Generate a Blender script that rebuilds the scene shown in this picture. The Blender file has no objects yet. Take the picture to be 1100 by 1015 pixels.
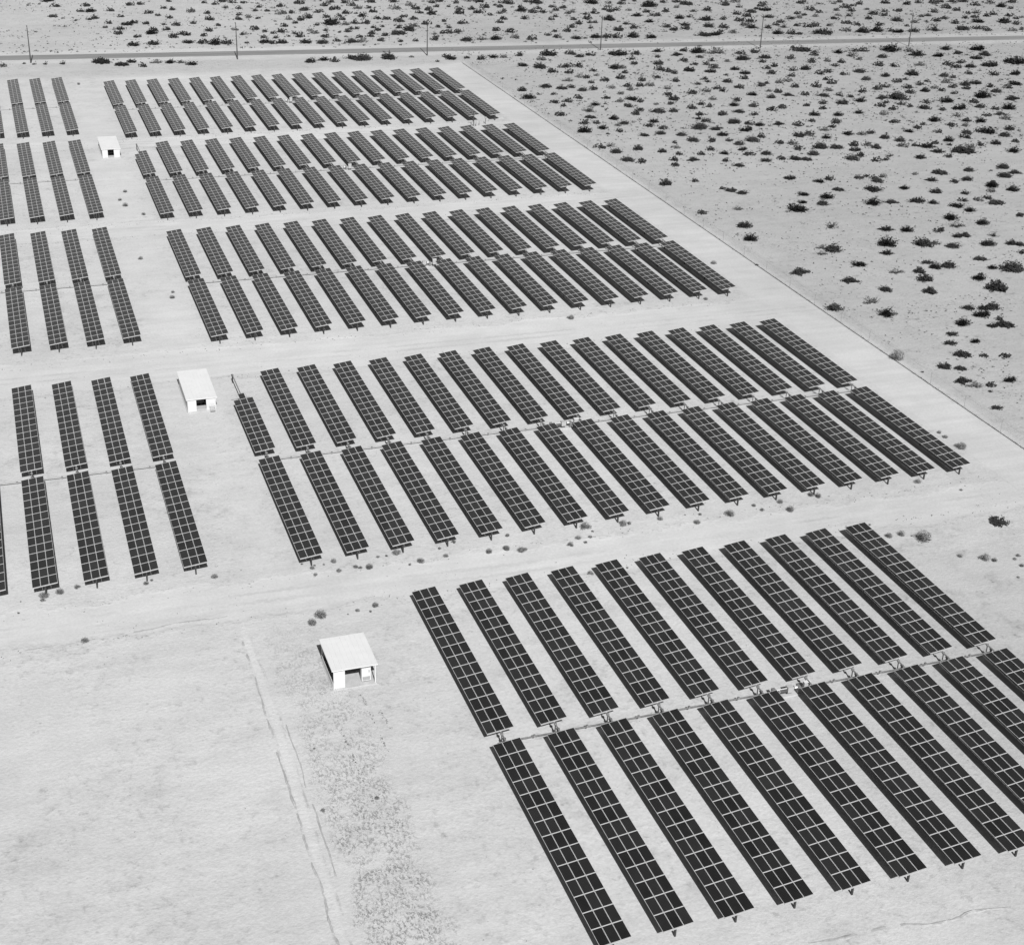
import bpy, bmesh, math, random
from mathutils import Vector, Matrix, noise
R = random.Random(11)
sc = bpy.context.scene
COL = sc.collection
PI = math.pi

# ------------------------------------------------------------------ camera numbers (metres, z up, y north, x east)
F_PX, PITCH, YAW, ROLL, CAM_Z = 1598.46, 0.466213, 0.344713, 0.0337, 100.65
def cam_axes():
    cy, sy, cp, sp = math.cos(YAW), math.sin(YAW), math.cos(PITCH), math.sin(PITCH)
    fwd = Vector((sy*cp, cy*cp, -sp)); right = Vector((cy, -sy, 0)); up = right.cross(fwd)
    r2 = right*math.cos(ROLL) + up*math.sin(ROLL); u2 = -right*math.sin(ROLL) + up*math.cos(ROLL)
    return r2, u2, fwd
RX, UX, FX = cam_axes()
def ground_at(u, v, z=0.0):
    """where a surveyed point of the photograph lies on the ground, and how many metres one of its pixels spans there"""
    d = FX + RX*((u-550)/F_PX) - UX*((v-507.5)/F_PX)
    t = (z-CAM_Z)/d.z
    return d.x*t, d.y*t, t/F_PX

# ------------------------------------------------------------------ materials
def new_mat(name):
    m = bpy.data.materials.new(name); m.use_nodes = True
    nt = m.node_tree
    return m, nt, nt.nodes['Principled BSDF']
class N:
    def __init__(s, nt): s.nt = nt
    def n(s, t, **kw):
        x = s.nt.nodes.new(t)
        for k, v in kw.items(): setattr(x, k, v)
        return x
    def link(s, a, b): s.nt.links.new(a, b)
    def _in(s, sock, v):
        if isinstance(v, (int, float)): sock.default_value = v
        elif isinstance(v, tuple): sock.default_value = v
        else: s.link(v, sock)
    def math(s, op, a, b=0.0, c=0.0, clamp=False):
        x = s.n('ShaderNodeMath', operation=op, use_clamp=clamp)
        s._in(x.inputs[0], a); s._in(x.inputs[1], b); s._in(x.inputs[2], c)
        return x.outputs[0]
    def noise(s, vec, scale, detail=4, rough=.55, dist=0.0):
        x = s.n('ShaderNodeTexNoise'); s.link(vec, x.inputs['Vector'])
        x.inputs['Scale'].default_value = scale; x.inputs['Detail'].default_value = detail
        x.inputs['Roughness'].default_value = rough; x.inputs['Distortion'].default_value = dist
        return x.outputs[0]
    def voro(s, vec, scale, feature='F1', out='Distance'):
        x = s.n('ShaderNodeTexVoronoi', feature=feature); s.link(vec, x.inputs['Vector'])
        x.inputs['Scale'].default_value = scale
        return x.outputs[out]
    def ramp(s, v, a, b, lo=0.0, hi=1.0, smooth=True):
        x = s.n('ShaderNodeMapRange', interpolation_type='SMOOTHSTEP' if smooth else 'LINEAR')
        s._in(x.inputs[0], v)
        for i, w in enumerate((a, b, lo, hi)): x.inputs[i+1].default_value = w
        return x.outputs[0]
    def mapping(s, vec, scale=(1,1,1), rot=0.0, loc=(0,0,0)):
        x = s.n('ShaderNodeMapping'); s.link(vec, x.inputs[0])
        x.inputs['Scale'].default_value = scale; x.inputs['Rotation'].default_value = (0,0,rot); x.inputs['Location'].default_value = loc
        return x.outputs[0]
    def grey(s, v):
        x = s.n('ShaderNodeCombineColor')
        for i in range(3): s._in(x.inputs[i], v)
        return x.outputs[0]
    def mul(s, *v):
        o = v[0]
        for w in v[1:]: o = s.math('MULTIPLY', o, w)
        return o
    def mix(s, f, a, b):  # scalar mix
        x = s.n('ShaderNodeMix', data_type='FLOAT'); s._in(x.inputs[0], f); s._in(x.inputs[2], a); s._in(x.inputs[3], b)
        return x.outputs[0]

def sand_texture(k, P):
    """albedo factor and height of desert sand, shared by the ground and the graded lanes"""
    big = k.ramp(k.noise(P, .022, 2), .3, .7, .955, 1.045)
    mid = k.ramp(k.noise(P, .16, 4, .6), .3, .7, .955, 1.04)
    fine = k.ramp(k.noise(P, 2.4, 4, .75), .25, .75, .92, 1.07)
    streak = k.ramp(k.noise(k.mapping(P, (.05, .7, 1), .05), 1.0, 3, .6), .3, .7, .97, 1.025)
    return k.mul(big, mid, fine, streak), fine

LANES = [(161.2, 4.2), (240.3, 7.0), (318.9, 4.8), (393.2, 4.3)]
def mat_ground():
    m, nt, bs = new_mat('desert_sand'); k = N(nt)
    geo = k.n('ShaderNodeNewGeometry'); P = geo.outputs['Position']
    sep = k.n('ShaderNodeSeparateXYZ'); k.link(P, sep.inputs[0]); X, Y = sep.outputs[0], sep.outputs[1]
    wob = k.math('MULTIPLY', k.math('SUBTRACT', k.noise(P, .12, 4), .5), 7.0)
    wob2 = k.math('MULTIPLY', k.math('SUBTRACT', k.noise(P, .9, 4), .5), 1.6)
    Xw = k.math('ADD', k.math('ADD', X, wob), wob2); Yw = k.math('ADD', k.math('ADD', Y, wob), wob2)
    tex, fine = sand_texture(k, P)
    # natural desert beyond the fence and north of the panels
    east = k.ramp(X, 149.0, 151.5); north = k.ramp(Yw, 472, 482)
    wild = k.math('MAXIMUM', east, north)
    # crusted, gravelly patches of natural ground: dark grains and wash lines
    peb = k.ramp(k.voro(P, 1.15), .05, .34, 1, 0)
    pebpatch = k.ramp(k.noise(P, .07, 3, .65), .42, .62)
    grain = k.mul(peb, pebpatch)
    wash = k.ramp(k.noise(k.mapping(P, (.035, .4, 1), -.06), 1.0, 4, .65), .47, .66)
    rub = k.ramp(k.noise(P, .55, 4, .75), .52, .72)
    dark_w = k.math('SUBTRACT', 1.0, k.math('ADD', k.mul(grain, .42), k.math('ADD', k.mul(wash, rub, .45), k.mul(rub, .14))))
    far_tone = k.mix(k.ramp(X, 190, 330), .85, .76)  # undisturbed desert's own darker tone, plus vignette darkening painted in towards the east
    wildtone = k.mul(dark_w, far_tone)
    # old smooth sand tracks through the shrubs (east-west, opposite the third and fourth rows)
    t1 = k.math('ABSOLUTE', k.math('SUBTRACT', Yw, k.math('ADD', 336.5, k.mul(X, .002))))
    t1 = k.mul(k.ramp(t1, 5.5, 2.5), k.ramp(X, 160, 175))
    wildtone = k.mix(k.mul(t1, .7), wildtone, .86)
    # farm ground: rough strips between graded lanes
    g2 = k.mul(k.ramp(k.voro(P, .9), .04, .26, 1, 0), k.ramp(k.noise(P, .11, 3, .7), .5, .66))
    rub2 = k.mul(k.ramp(k.noise(P, .8, 4, .75), .5, .74), k.ramp(k.noise(P, .06, 2), .36, .58))
    rub3 = k.mul(k.ramp(k.noise(P, .22, 4, .75), .5, .68), k.ramp(k.noise(P, .03, 2), .35, .65))
    farm = k.math('SUBTRACT', 1.0, k.math('ADD', k.mul(g2, .26), k.math('ADD', k.mul(rub2, .27), k.mul(rub3, .15))))
    # wheel-churned soil south of the front shed
    tr_in = k.mul(k.ramp(Xw, 23.0, 25.0), k.ramp(Xw, 33.0, 30.0), k.ramp(Yw, 160, 152), k.ramp(Yw, 158, 110, .3, 1))
    churn = k.mul(k.ramp(k.noise(k.mapping(P, (1.5, .8, 1), .25), 2.3, 4, .75, .4), .46, .64), k.ramp(k.noise(P, .6, 3, .6), .30, .58))
    churn = k.mul(churn, k.ramp(k.noise(P, .2, 2), .24, .46), tr_in)
    farm = k.math('SUBTRACT', farm, k.mul(churn, .56))
    # a wetter, darker blotch and a scuffed ring in the same strip
    # open ground in the south-west, a little darker and scratched
    sw = k.mul(k.ramp(Yw, 150, 112), k.ramp(Xw, 24, 18))
    scr = k.ramp(k.noise(k.mapping(P, (.5, 2.0, 1), .35), 1.0, 5, .7, .5), .57, .70)
    farm = k.math('SUBTRACT', farm, k.mul(sw, k.math('ADD', k.mul(scr, .13), .03)))
    # vignette-like corner darkening painted into the soil round the south-east rows
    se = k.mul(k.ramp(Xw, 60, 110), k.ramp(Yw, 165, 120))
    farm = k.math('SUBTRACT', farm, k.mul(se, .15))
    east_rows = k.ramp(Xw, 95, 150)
        # graded lanes: smooth, slightly paler sand with wheel ruts
    lane = None; rutv = None
    bend = k.mul(k.ramp(X, 62, 22), 2.2)
    Ys = k.math('SUBTRACT', Yw, bend)
    for (yc, hw) in LANES:
        d = k.math('ABSOLUTE', k.math('SUBTRACT', Ys, yc))
        a_ = k.ramp(d, hw+.8, hw-.6)
        rr = k.ramp(k.math('ABSOLUTE', k.math('SUBTRACT', k.math('ABSOLUTE', k.math('SUBTRACT', k.math('ADD', Y, wob2), k.math('ADD', bend, yc))), 1.1)), .55, .1)
        lane = a_ if lane is None else k.math('MAXIMUM', lane, a_)
        rutv = rr if rutv is None else k.math('MAXIMUM', rutv, rr)
    spill = None
    for (yc, hw) in LANES:
        for sg in (-1, 1):
            e_ = k.ramp(k.math('ABSOLUTE', k.math('SUBTRACT', Ys, yc+sg*(hw+.5))), .75, .15)
            spill = e_ if spill is None else k.math('MAXIMUM', spill, e_)
    spill = k.mul(spill, k.ramp(k.noise(P, 1.6, 4, .75), .5, .64), k.ramp(k.noise(P, .08, 2), .4, .55), k.ramp(X, 140, 136))
    farm = k.math('SUBTRACT', farm, k.mul(spill, .22))
    lane = k.mul(lane, k.ramp(X, 148, 142))
    per = k.mul(k.ramp(X, 138.2, 139.6), k.ramp(X, 148.9, 148.0))
    ns = k.mul(k.ramp(k.math('ABSOLUTE', k.math('SUBTRACT', Xw, 27.0)), 4.2, 1.5), k.ramp(Y, 160, 168), k.ramp(Y, 475, 462), .35)
    lane = k.math('MAXIMUM', k.math('MAXIMUM', lane, k.mul(per, k.ramp(Y, 60, 90))), ns)
    verge = k.mul(k.ramp(k.math('ABSOLUTE', k.math('SUBTRACT', Yw, k.math('SUBTRACT', 511.0, k.mul(X, .0751)))), 11.5, 8), .8)
    rutn = k.mul(rutv, k.ramp(k.noise(P, .09, 3), .42, .62), lane, .12)
    smooth_t = k.math('SUBTRACT', k.ramp(k.noise(k.mapping(P, (.06, .5, 1)), 1, 4), .3, .7, .99, 1.06), rutn)
    farm = k.mix(lane, farm, smooth_t)
    # darker crumbly shoulder where the grader left its spill
    rx = k.math('ABSOLUTE', k.math('SUBTRACT', k.math('ADD', X, k.mul(wob, .05)), k.math('ADD', 21.9, k.mul(k.math('ABSOLUTE', k.math('SUBTRACT', Y, 135)), -.012))))
    ry_ = k.mul(k.ramp(Y, 160, 154), k.ramp(k.noise(P, .3, 4, .6), .3, .55, .45, 1))
    farm = k.mix(k.mul(k.ramp(rx, .50, .25), ry_), farm, 1.04)
    edge = k.mul(k.ramp(k.math('ABSOLUTE', k.math('SUBTRACT', rx, .65)), .22, .03), k.ramp(k.noise(k.mapping(P, (1, .35, 1)), .9, 4, .7), .48, .62), k.ramp(Y, 158, 150))
    farm = k.math('SUBTRACT', farm, k.mul(edge, .26))
    tone = k.mix(wild, farm, wildtone)
    tone = k.mix(verge, tone, .97)
    tone = k.mul(tone, k.ramp(k.math('ADD', X, k.mul(wob, 3.0)), 70, 190, 1.0, .87))  # lens falloff painted into the ground colour, darker towards the east
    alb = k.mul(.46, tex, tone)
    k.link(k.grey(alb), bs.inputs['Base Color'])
    bs.inputs['Roughness'].default_value = .95; bs.inputs['Specular IOR Level'].default_value = .1
    b = k.n('ShaderNodeBump'); b.inputs['Distance'].default_value = .40; b.inputs['Strength'].default_value = .5
    rough = k.mul(k.mix(wild, .7, 1.3), k.math('SUBTRACT', 1.0, k.mul(lane, .75)))
    hgt = k.math('ADD', k.mul(k.math('ADD', k.mul(k.noise(P, 2.2, 4, .65), .5), k.mul(k.noise(P, .4, 3, .6), .6)), rough), k.mul(churn, -.35))
    k.link(hgt, b.inputs['Height']); k.link(b.outputs[0], bs.inputs['Normal'])
    return m

def mat_road():
    m, nt, bs = new_mat('old_asphalt'); k = N(nt)
    geo = k.n('ShaderNodeNewGeometry'); P = geo.outputs['Position']
    uv = k.n('ShaderNodeUVMap'); sep = k.n('ShaderNodeSeparateXYZ'); k.link(uv.outputs[0], sep.inputs[0]); u = sep.outputs[0]
    c = k.math('ABSOLUTE', k.math('SUBTRACT', u, .5))
    worn = k.ramp(k.math('ABSOLUTE', k.math('SUBTRACT', c, .25)), .0, .14, .02, 0)
    v = k.math('ADD', .175, worn)
    v = k.mul(v, k.ramp(k.noise(k.mapping(P, (.03, .5, 1)), 1, 5), .3, .7, .85, 1.15), k.ramp(k.noise(P, 2, 4), .3, .7, .93, 1.07))
    dust = k.ramp(k.math('ADD', c, k.mul(k.math('SUBTRACT', k.noise(P, .4, 5), .5), .2)), .40, .52, 0, .55)
    v = k.mix(dust, v, .38)
    k.link(k.grey(v), bs.inputs['Base Color']); bs.inputs['Roughness'].default_value = .85
    return m

def mat_plain(name, v, rough=.6, metal=0.0, var=.08, scale=3.0, spec=.5, rnd=0.0):
    m, nt, bs = new_mat(name); k = N(nt)
    tc = k.n('ShaderNodeTexCoord')
    f = k.ramp(k.noise(tc.outputs['Object'], scale, 5, .6), .3, .7, 1-var, 1+var)
    if rnd:
        oi = k.n('ShaderNodeObjectInfo')
        f = k.mul(f, k.ramp(oi.outputs['Random'], 0, 1, 1-rnd, 1+rnd, False))
    k.link(k.grey(k.mul(v, f)), bs.inputs['Base Color'])
    bs.inputs['Roughness'].default_value = rough; bs.inputs['Metallic'].default_value = metal
    bs.inputs['Specular IOR Level'].default_value = spec
    return m

def mat_cells(name, per_object):
    m, nt, bs = new_mat(name); k = N(nt)
    tc = k.n('ShaderNodeTexCoord'); O = tc.outputs['Object']
    geo = k.n('ShaderNodeNewGeometry')
    # silicon cells: a fine grid of lighter fingers between near-black squares
    sep = k.n('ShaderNodeSeparateXYZ'); k.link(O, sep.inputs[0])
    def line(c, pitch):
        fr = k.math('FRACT', k.math('DIVIDE', k.math('ADD', c, 50*pitch), pitch))
        return k.ramp(k.math('ABSOLUTE', k.math('SUBTRACT', fr, .5)), .44, .49)
    g = k.math('MAXIMUM', line(sep.outputs[0], .158), line(sep.outputs[1], .182))
    if per_object:
        oi = k.n('ShaderNodeObjectInfo'); r = oi.outputs['Random']
    else:
        wn = k.n('ShaderNodeTexWhiteNoise'); k.link(geo.outputs['Random Per Island'], wn.inputs['Vector']); r = wn.outputs['Value']
    base = k.ramp(r, 0, 1, .003, .013, False)
    dust = k.ramp(k.noise(geo.outputs['Position'], .5, 5, .6), .3, .75, 0, .004)
    v = k.math('ADD', k.math('ADD', base, dust), k.mul(g, .020))
    k.link(k.grey(v), bs.inputs['Base Color'])
    k.link(k.ramp(k.noise(O, 2.5, 3), .3, .7, .10, .2), bs.inputs['Roughness'])
    bs.inputs['Sheen Weight'].default_value = .13; bs.inputs['Sheen Roughness'].default_value = .45; bs.inputs['IOR'].default_value = 1.55; bs.inputs['Specular IOR Level'].default_value = .5
    return m

def mat_leaf(name, v, var=.35):
    m, nt, bs = new_mat(name); k = N(nt)
    geo = k.n('ShaderNodeNewGeometry'); oi = k.n('ShaderNodeObjectInfo')
    f = k.ramp(geo.outputs['Random Per Island'], 0, 1, 1-var, 1+var, False)
    f = k.mul(f, k.ramp(oi.outputs['Random'], 0, 1, .75, 1.35, False))
    k.link(k.grey(k.mul(v, f)), bs.inputs['Base Color'])
    bs.inputs['Roughness'].default_value = .85; bs.inputs['Specular IOR Level'].default_value = .15
    return m

M = dict(
    ground=mat_ground(), road=mat_road(),
    alu=mat_plain('anodised_frame', .56, .45, .15, .06), tube=mat_plain('galvanised_steel', .30, .5, .6, .15, 2),
    rail=mat_plain('mounting_rail', .45, .5, .3, .08), pier=mat_plain('pier_steel', .03, .7, .0, .2, 2),
    white=mat_plain('white_paint', .55, .55, 0, .03, 1.5), roof=mat_plain('white_roof_sheet', .60, .5, 0, .03, .6),
    cabinet=mat_plain('cabinet_enamel', .36, .45, 0, .04), concrete=mat_plain('concrete_pad', .40, .9, 0, .1, 1.2),
    dark=mat_plain('dark_equipment', .05, .5, 0, .2), grille=mat_plain('louvre_grey', .28, .6, 0, .1),
    wood=mat_plain('creosoted_pole', .05, .85, 0, .3, 1.5), fence=mat_plain('fence_wire', .26, .6, .3, .2),
    cells=mat_cells('solar_cells', True), cells_far=mat_cells('solar_cells_merged', False),
    shrub=mat_leaf('shrub_leaves', .027), twig=mat_leaf('dead_twigs', .05, .4), pale=mat_leaf('pale_shrub_leaves', .08),
    tumble=mat_leaf('tumbleweed_twigs', .13, .3), litter=mat_leaf('plant_litter', .10, .5), stone=mat_plain('stones', .25, .9, 0, .3),
)

# ------------------------------------------------------------------ object helpers
def props(o, label=None, cat=None, group=None, kind=None):
    if label: o['label'] = label
    if cat: o['category'] = cat
    if group: o['group'] = group
    if kind: o['kind'] = kind
    return o
def empty(name, loc, label, cat, group=None, rz=0.0):
    o = bpy.data.objects.new(name, None); COL.objects.link(o); o.location = loc; o.rotation_euler = (0, 0, rz)
    o.empty_display_size = .5
    return props(o, label, cat, group)
def link_obj(name, me, parent=None, loc=(0,0,0)):
    o = bpy.data.objects.new(name, me); COL.objects.link(o)
    if parent: o.parent = parent
    o.location = loc
    return o
class MB:
    """collects vertices and faces for one mesh"""
    def __init__(s): s.v = []; s.f = []; s.m = []; s.mats = []
    def mat(s, m):
        if m not in s.mats: s.mats.append(m)
        return s.mats.index(m)
    def box(s, x0, x1, y0, y1, z0, z1, m):
        i = len(s.v); k = s.mat(m)
        s.v += [(x, y, z) for z in (z0, z1) for y in (y0, y1) for x in (x0, x1)]
        for f in ((0,2,3,1), (4,5,7,6), (0,1,5,4), (2,6,7,3), (0,4,6,2), (1,3,7,5)):
            s.f.append(tuple(i+a for a in f)); s.m.append(k)
    def quad(s, pts, m):
        i = len(s.v); s.v += [tuple(p) for p in pts]; s.f.append(tuple(range(i, i+len(pts)))); s.m.append(s.mat(m))
    def tube(s, a, b, r, m, n=6, r2=None):
        a = Vector(a); b = Vector(b); d = (b-a).normalized(); r2 = r if r2 is None else r2
        p = d.orthogonal().normalized(); q = d.cross(p); i = len(s.v); k = s.mat(m)
        for c, rr in ((a, r), (b, r2)):
            for j in range(n):
                t = 2*PI*j/n; s.v.append(tuple(c + (p*math.cos(t)+q*math.sin(t))*rr))
        for j in range(n):
            s.f.append((i+j, i+(j+1) % n, i+n+(j+1) % n, i+n+j)); s.m.append(k)
        s.f.append(tuple(i+n-1-j for j in range(n))); s.m.append(k)
        s.f.append(tuple(i+n+j for j in range(n))); s.m.append(k)
    def mesh(s, name):
        me = bpy.data.meshes.new(name); me.from_pydata(s.v, [], s.f)
        for m in s.mats: me.materials.append(m)
        me.polygons.foreach_set('material_index', s.m); me.update()
        return me
    def build(s, name, parent=None, loc=(0,0,0)): return link_obj(name, s.mesh(name), parent, loc)

# ------------------------------------------------------------------ setting: ground, road, lanes
g = MB()
xs = [-4000, -1200, -400, -100] + list(range(-60, 481, 20)) + [700, 1500, 4500]
ys = [-3000, -500, 0] + list(range(40, 701, 20)) + [900, 1500, 3000, 6000]
for j in range(len(ys)-1):
    for i in range(len(xs)-1):
        pass
vid = {}
for j, y in enumerate(ys):
    for i, x in enumerate(xs):
        vid[i, j] = len(g.v); g.v.append((x, y, 0.0))
k0 = g.mat(M['ground'])
for j in range(len(ys)-1):
    for i in range(len(xs)-1):
        g.f.append((vid[i, j], vid[i+1, j], vid[i+1, j+1], vid[i, j+1])); g.m.append(k0)
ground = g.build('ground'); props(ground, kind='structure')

def strip(name, pts, width, m, z):
    """a sheet following pts; UV x across, y along"""
    me = bpy.data.meshes.new(name); V = []; F = []; UV = []
    n = len(pts); L = 0
    for i, p in enumerate(pts):
        a = Vector(pts[max(0, i-1)]); b = Vector(pts[min(n-1, i+1)]); d = (b-a).normalized(); q = Vector((-d.y, d.x))
        w = width[i] if isinstance(width, (list, tuple)) else width
        V += [(p[0]+q.x*w/2, p[1]+q.y*w/2, z), (p[0]-q.x*w/2, p[1]-q.y*w/2, z)]
    for i in range(n-1): F.append((2*i+1, 2*i+3, 2*i+2, 2*i))
    me.from_pydata(V, [], F); me.materials.append(m); uvl = me.uv_layers.new(name='UVMap')
    for li, l in enumerate(me.loops): uvl.data[li].uv = (float(l.vertex_index % 2), l.vertex_index//2)
    me.update()
    o = link_obj(name, me); props(o, kind='structure'); return o
def road_y(x): return 511.0 - .0751*x
rp = [(x, road_y(x)-.0) for x in range(-500, 1001, 50)]
strip('road_verge', [(x, y) for x, y in rp], 17, M['ground'], .004)
strip('road', rp, 7.6, M['road'], .010)
def smooth(v, a, b):
    t = max(0, min(1, (v-a)/(b-a))); return t*t*(3-2*t)
for q, (yc, hw) in enumerate(LANES):
    strip('service_lane', [(x, yc+2.2*smooth(x, 62, 22)) for x in range(-60, 139, 6)], 2*hw-1, M['ground'], .004)
strip('perimeter_track', [(143.4, y) for y in range(60, 475, 12)], 8.4, M['ground'], .008)
for a, b in ((169, 233), (250, 313), (327, 387), (401, 468)):
    strip('service_lane', [(27.0, a), (27.0, (a+b)/2), (27.0, b)], 4, M['ground'], .012)
strip('wheel_track', [(21.9, 157), (22.0, 135), (21.6, 110), (21.4, 90)], 1.2, M['ground'], .012)

# low windrow of scraped soil beside the wheel track and along the front lane: real relief
def windrow(name, pts, w, h, m, seed):
    r = random.Random(seed); V = []; F = []; prof = (-1, -.55, -.15, .2, .6, 1)
    n = len(pts)
    for i, p in enumerate(pts):
        a = Vector(pts[max(0, i-1)]); b = Vector(pts[min(n-1, i+1)]); d = (b-a).normalized(); q = Vector((-d.y, d.x))
        nn = noise.noise((i*.33, seed*7.1, 0)); ww = w*(.5+1.0*r.random()); hh = h*max(0, .35+1.6*nn)*(.5+r.random())*(0 if i in (0, n-1) else 1); off = noise.noise((i*.15, seed*3.3, 5))*w*3 + (r.random()-.5)*w*.8
        if hh < h*.12: hh = -.02
        for t in prof:
            zz = hh*(1-t*t)*(.7+.5*r.random()) if abs(t) < 1 else -.03
            V.append((p[0]+q.x*(t*ww+off), p[1]+q.y*(t*ww+off), zz))
    c = len(prof)
    for i in range(n-1):
        for j in range(c-1): F.append((i*c+j, i*c+j+1, (i+1)*c+j+1, (i+1)*c+j))
    me = bpy.data.meshes.new(name); me.from_pydata(V, [], F); me.materials.append(m); me.update()
    o = link_obj(name, me); props(o, kind='structure'); return o
def line_pts(a, b, step):
    n = max(2, int((Vector(b)-Vector(a)).length/step)); return [(a[0]+(b[0]-a[0])*i/n, a[1]+(b[1]-a[1])*i/n) for i in range(n+1)]
M['clod'] = mat_plain('turned_soil', .32, .95, 0, .15, 2)
windrow('soil_ridge', line_pts((21.2, 154), (20.9, 92), .7), .14, .10, M['clod'], 3)
windrow('soil_ridge', line_pts((23.0, 136), (22.8, 110), .7), .10, .06, M['clod'], 4)
windrow('soil_ridge', line_pts((40, 90.2), (84, 87.0), .8), .22, .09, M['clod'], 5)
windrow('soil_ridge', line_pts((-8, 158.8), (30, 160.6), .9), .2, .06, M['clod'], 6)

# ------------------------------------------------------------------ solar trackers
W, S_COL, TILT, AX = 3.0, 6.28422, math.radians(6.96), 1.65
ROWS, PITCH_Y = 14, 2.2
CW = 1.055
MW, ML, FR = 1.034, 2.165, .030
def module(mb, cx, y0, cells):
    x0, x1, y1 = cx-MW/2, cx+MW/2, y0+ML
    a = M['alu']; z0, z1 = -.045, 0.0
    mb.box(x0, x1, y0, y0+FR+.01, z0, z1, a); mb.box(x0, x1, y1-FR-.01, y1, z0, z1, a)
    mb.box(x0, x0+FR, y0+FR+.01, y1-FR-.01, z0, z1, a); mb.box(x1-FR, x1, y0+FR+.01, y1-FR-.01, z0, z1, a)
    mb.box(x0+FR, x1-FR, y0+FR+.01, y1-FR-.01, -.02, -.004, cells)
mb = MB(); module(mb, 0, 0, M['cells']); ME_MODULE = mb.mesh('solar_module')
def wing_layout(rows_full=ROWS, extra=()):
    return [(c, r) for r in range(rows_full) for c in range(3)] + [(c, rows_full) for c in extra]
def array_mesh(lay):
    mb = MB()
    for c, r in lay: module(mb, (c-1)*CW, r*PITCH_Y+.017, M['cells_far'])
    return mb.mesh('module_array')
def wing_mesh(rows):
    mb = MB()
    for r in range(rows+1):
        y = min(max(r*PITCH_Y, .04), rows*PITCH_Y-.02)
        mb.box(-1.57, 1.57, y-.035, y+.035, -.11, -.048, M['rail'])
    for x in (-.75, .75): mb.box(x-.03, x+.03, .1, rows*PITCH_Y-.1, -.16, -.112, M['rail'])
    mb.box(-1.57, 1.57, -.045, -.008, -.10, .0, M['rail'])
    return mb.mesh('panel_wing')
FULL = wing_layout(); ME_WING = {14: wing_mesh(14), 10: wing_mesh(10)}
ME_ARRAY = array_mesh(FULL)
mb = MB(); mb.box(-.09, .09, -.10, .10, -.3, 1.40, M['pier']); mb.box(-.2, .2, -.12, .12, 1.38, 1.46, M['pier']); ME_PIER = mb.mesh('pier')
mb = MB()  # torque arm: from the tube down to the drive strut
mb.box(-.05, .05, -.05, .05, -1.0, .05, M['tube']); mb.box(-.16, .16, -.09, .09, -.1, .12, M['tube'])
ME_ARM = mb.mesh('torque_arm')
ORD = ['first', 'second', 'third', 'fourth', 'fifth', 'sixth', 'seventh', 'eighth', 'ninth', 'tenth', 'eleventh', 'twelfth',
       'thirteenth', 'fourteenth', 'fifteenth', 'sixteenth', 'seventeenth']
BLK = ['front', 'second', 'third', 'fourth', 'farthest']
def tracker(x, n0, n1, f0, f1, label, detail, short=None, far_rows=ROWS, extra=()):
    AX = 1.65
    if n0 > 240:     # the three far blocks stand a little higher
        AX = 1.85; dy = .45 if n0 < 300 else .6
        n0 -= dy; n1 -= dy; f0 -= dy; f1 -= dy
    t = empty('solar_tracker', (x, n0, 0), label, 'solar tracker', 'solar trackers standing in long rows')
    y_end = f1-n0
    tm = MB(); tm.box(-.075, .075, .06, y_end-.06, -.24, -.12, M['tube'])
    link_obj('torque_tube', tm.mesh('torque_tube'), t, (0, 0, AX+.02))
    ln, lf = n1-n0, f1-f0
    ys_ = [.62 if n0 < 100 else .34, ln*.36, ln*.68, ln+.75, f0-n0+lf*.30, f0-n0+lf*.63, y_end-.25]
    for y in ys_: link_obj('pier', ME_PIER, t, (0, y, 0)).scale = (1, 1, AX/1.65)
    link_obj('torque_arm', ME_ARM, t, (0, (n1+f0)/2-n0+.55, AX-.15))
    tl = TILT + math.radians(R.uniform(-.5, .5))
    for (a, b, rows, ex) in ((n0, n1, ROWS, ()), (f0, f1, far_rows, extra)):
        full_rows = rows
        mr = 14 if (rows == 14) else 10
        w = link_obj('panel_wing', ME_WING[mr], t, (0, a-n0, AX))
        w.rotation_euler = (0, -tl, 0); w.scale = (1, (b-a)/(ROWS*PITCH_Y), 1)
        lay = FULL if rows == ROWS else wing_layout(rows, ex)
        if detail:
            for c, r in lay: link_obj('solar_module', ME_MODULE, w, ((c-1)*CW, r*PITCH_Y+.017, 0))
        else:
            link_obj('module_array', ME_ARRAY if rows == ROWS else array_mesh(lay), w)
    return t
#           x0     near wing        far wing         left x, near, far wings
FIELD = [
    (44.85, (92.55, 123.84), (125.81, 156.93), 11),
    (32.98, (169.05, 199.64), (202.30, 232.83), 17),
    (33.73, (250.69, 281.01), (283.46, 313.32), 17),
    (34.11, (326.39, 355.92), (359.10, 388.22), 17),
    (34.10, (399.53, 430.2), (432.79, 462.64), 17)]
LEFT = [None,
    (18.09, (170.97, 201.9), (204.53, 236.06), 5),
    (18.76, (253.69, 284.6), (287.14, 318.43), 4),
    (19.17, (329.81, 360.7), (363.26, 394.22), 4),
    (19.60, (405.42, 436.4), (438.93, 469.86), 4)]
for b, (x0, nr, fr, cnt) in enumerate(FIELD):
    for i in range(cnt):
        kw = {}
        lab = f'{ORD[i]} solar tracker from the left in the {BLK[b]} block of panel rows'
        if b == 1 and i == 0: kw = dict(far_rows=9, extra=(1,)); lab = 'leftmost tracker of the second block, short far wing ending in one lone module'
        if b == 3 and i == 0: kw = dict(far_rows=9, extra=(1, 2)); lab = 'leftmost tracker of the fourth block with a shorter far wing, near the shed'
        tracker(x0+i*S_COL, nr[0], nr[1], fr[0], fr[1], lab, b <= 1, **kw)
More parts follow.
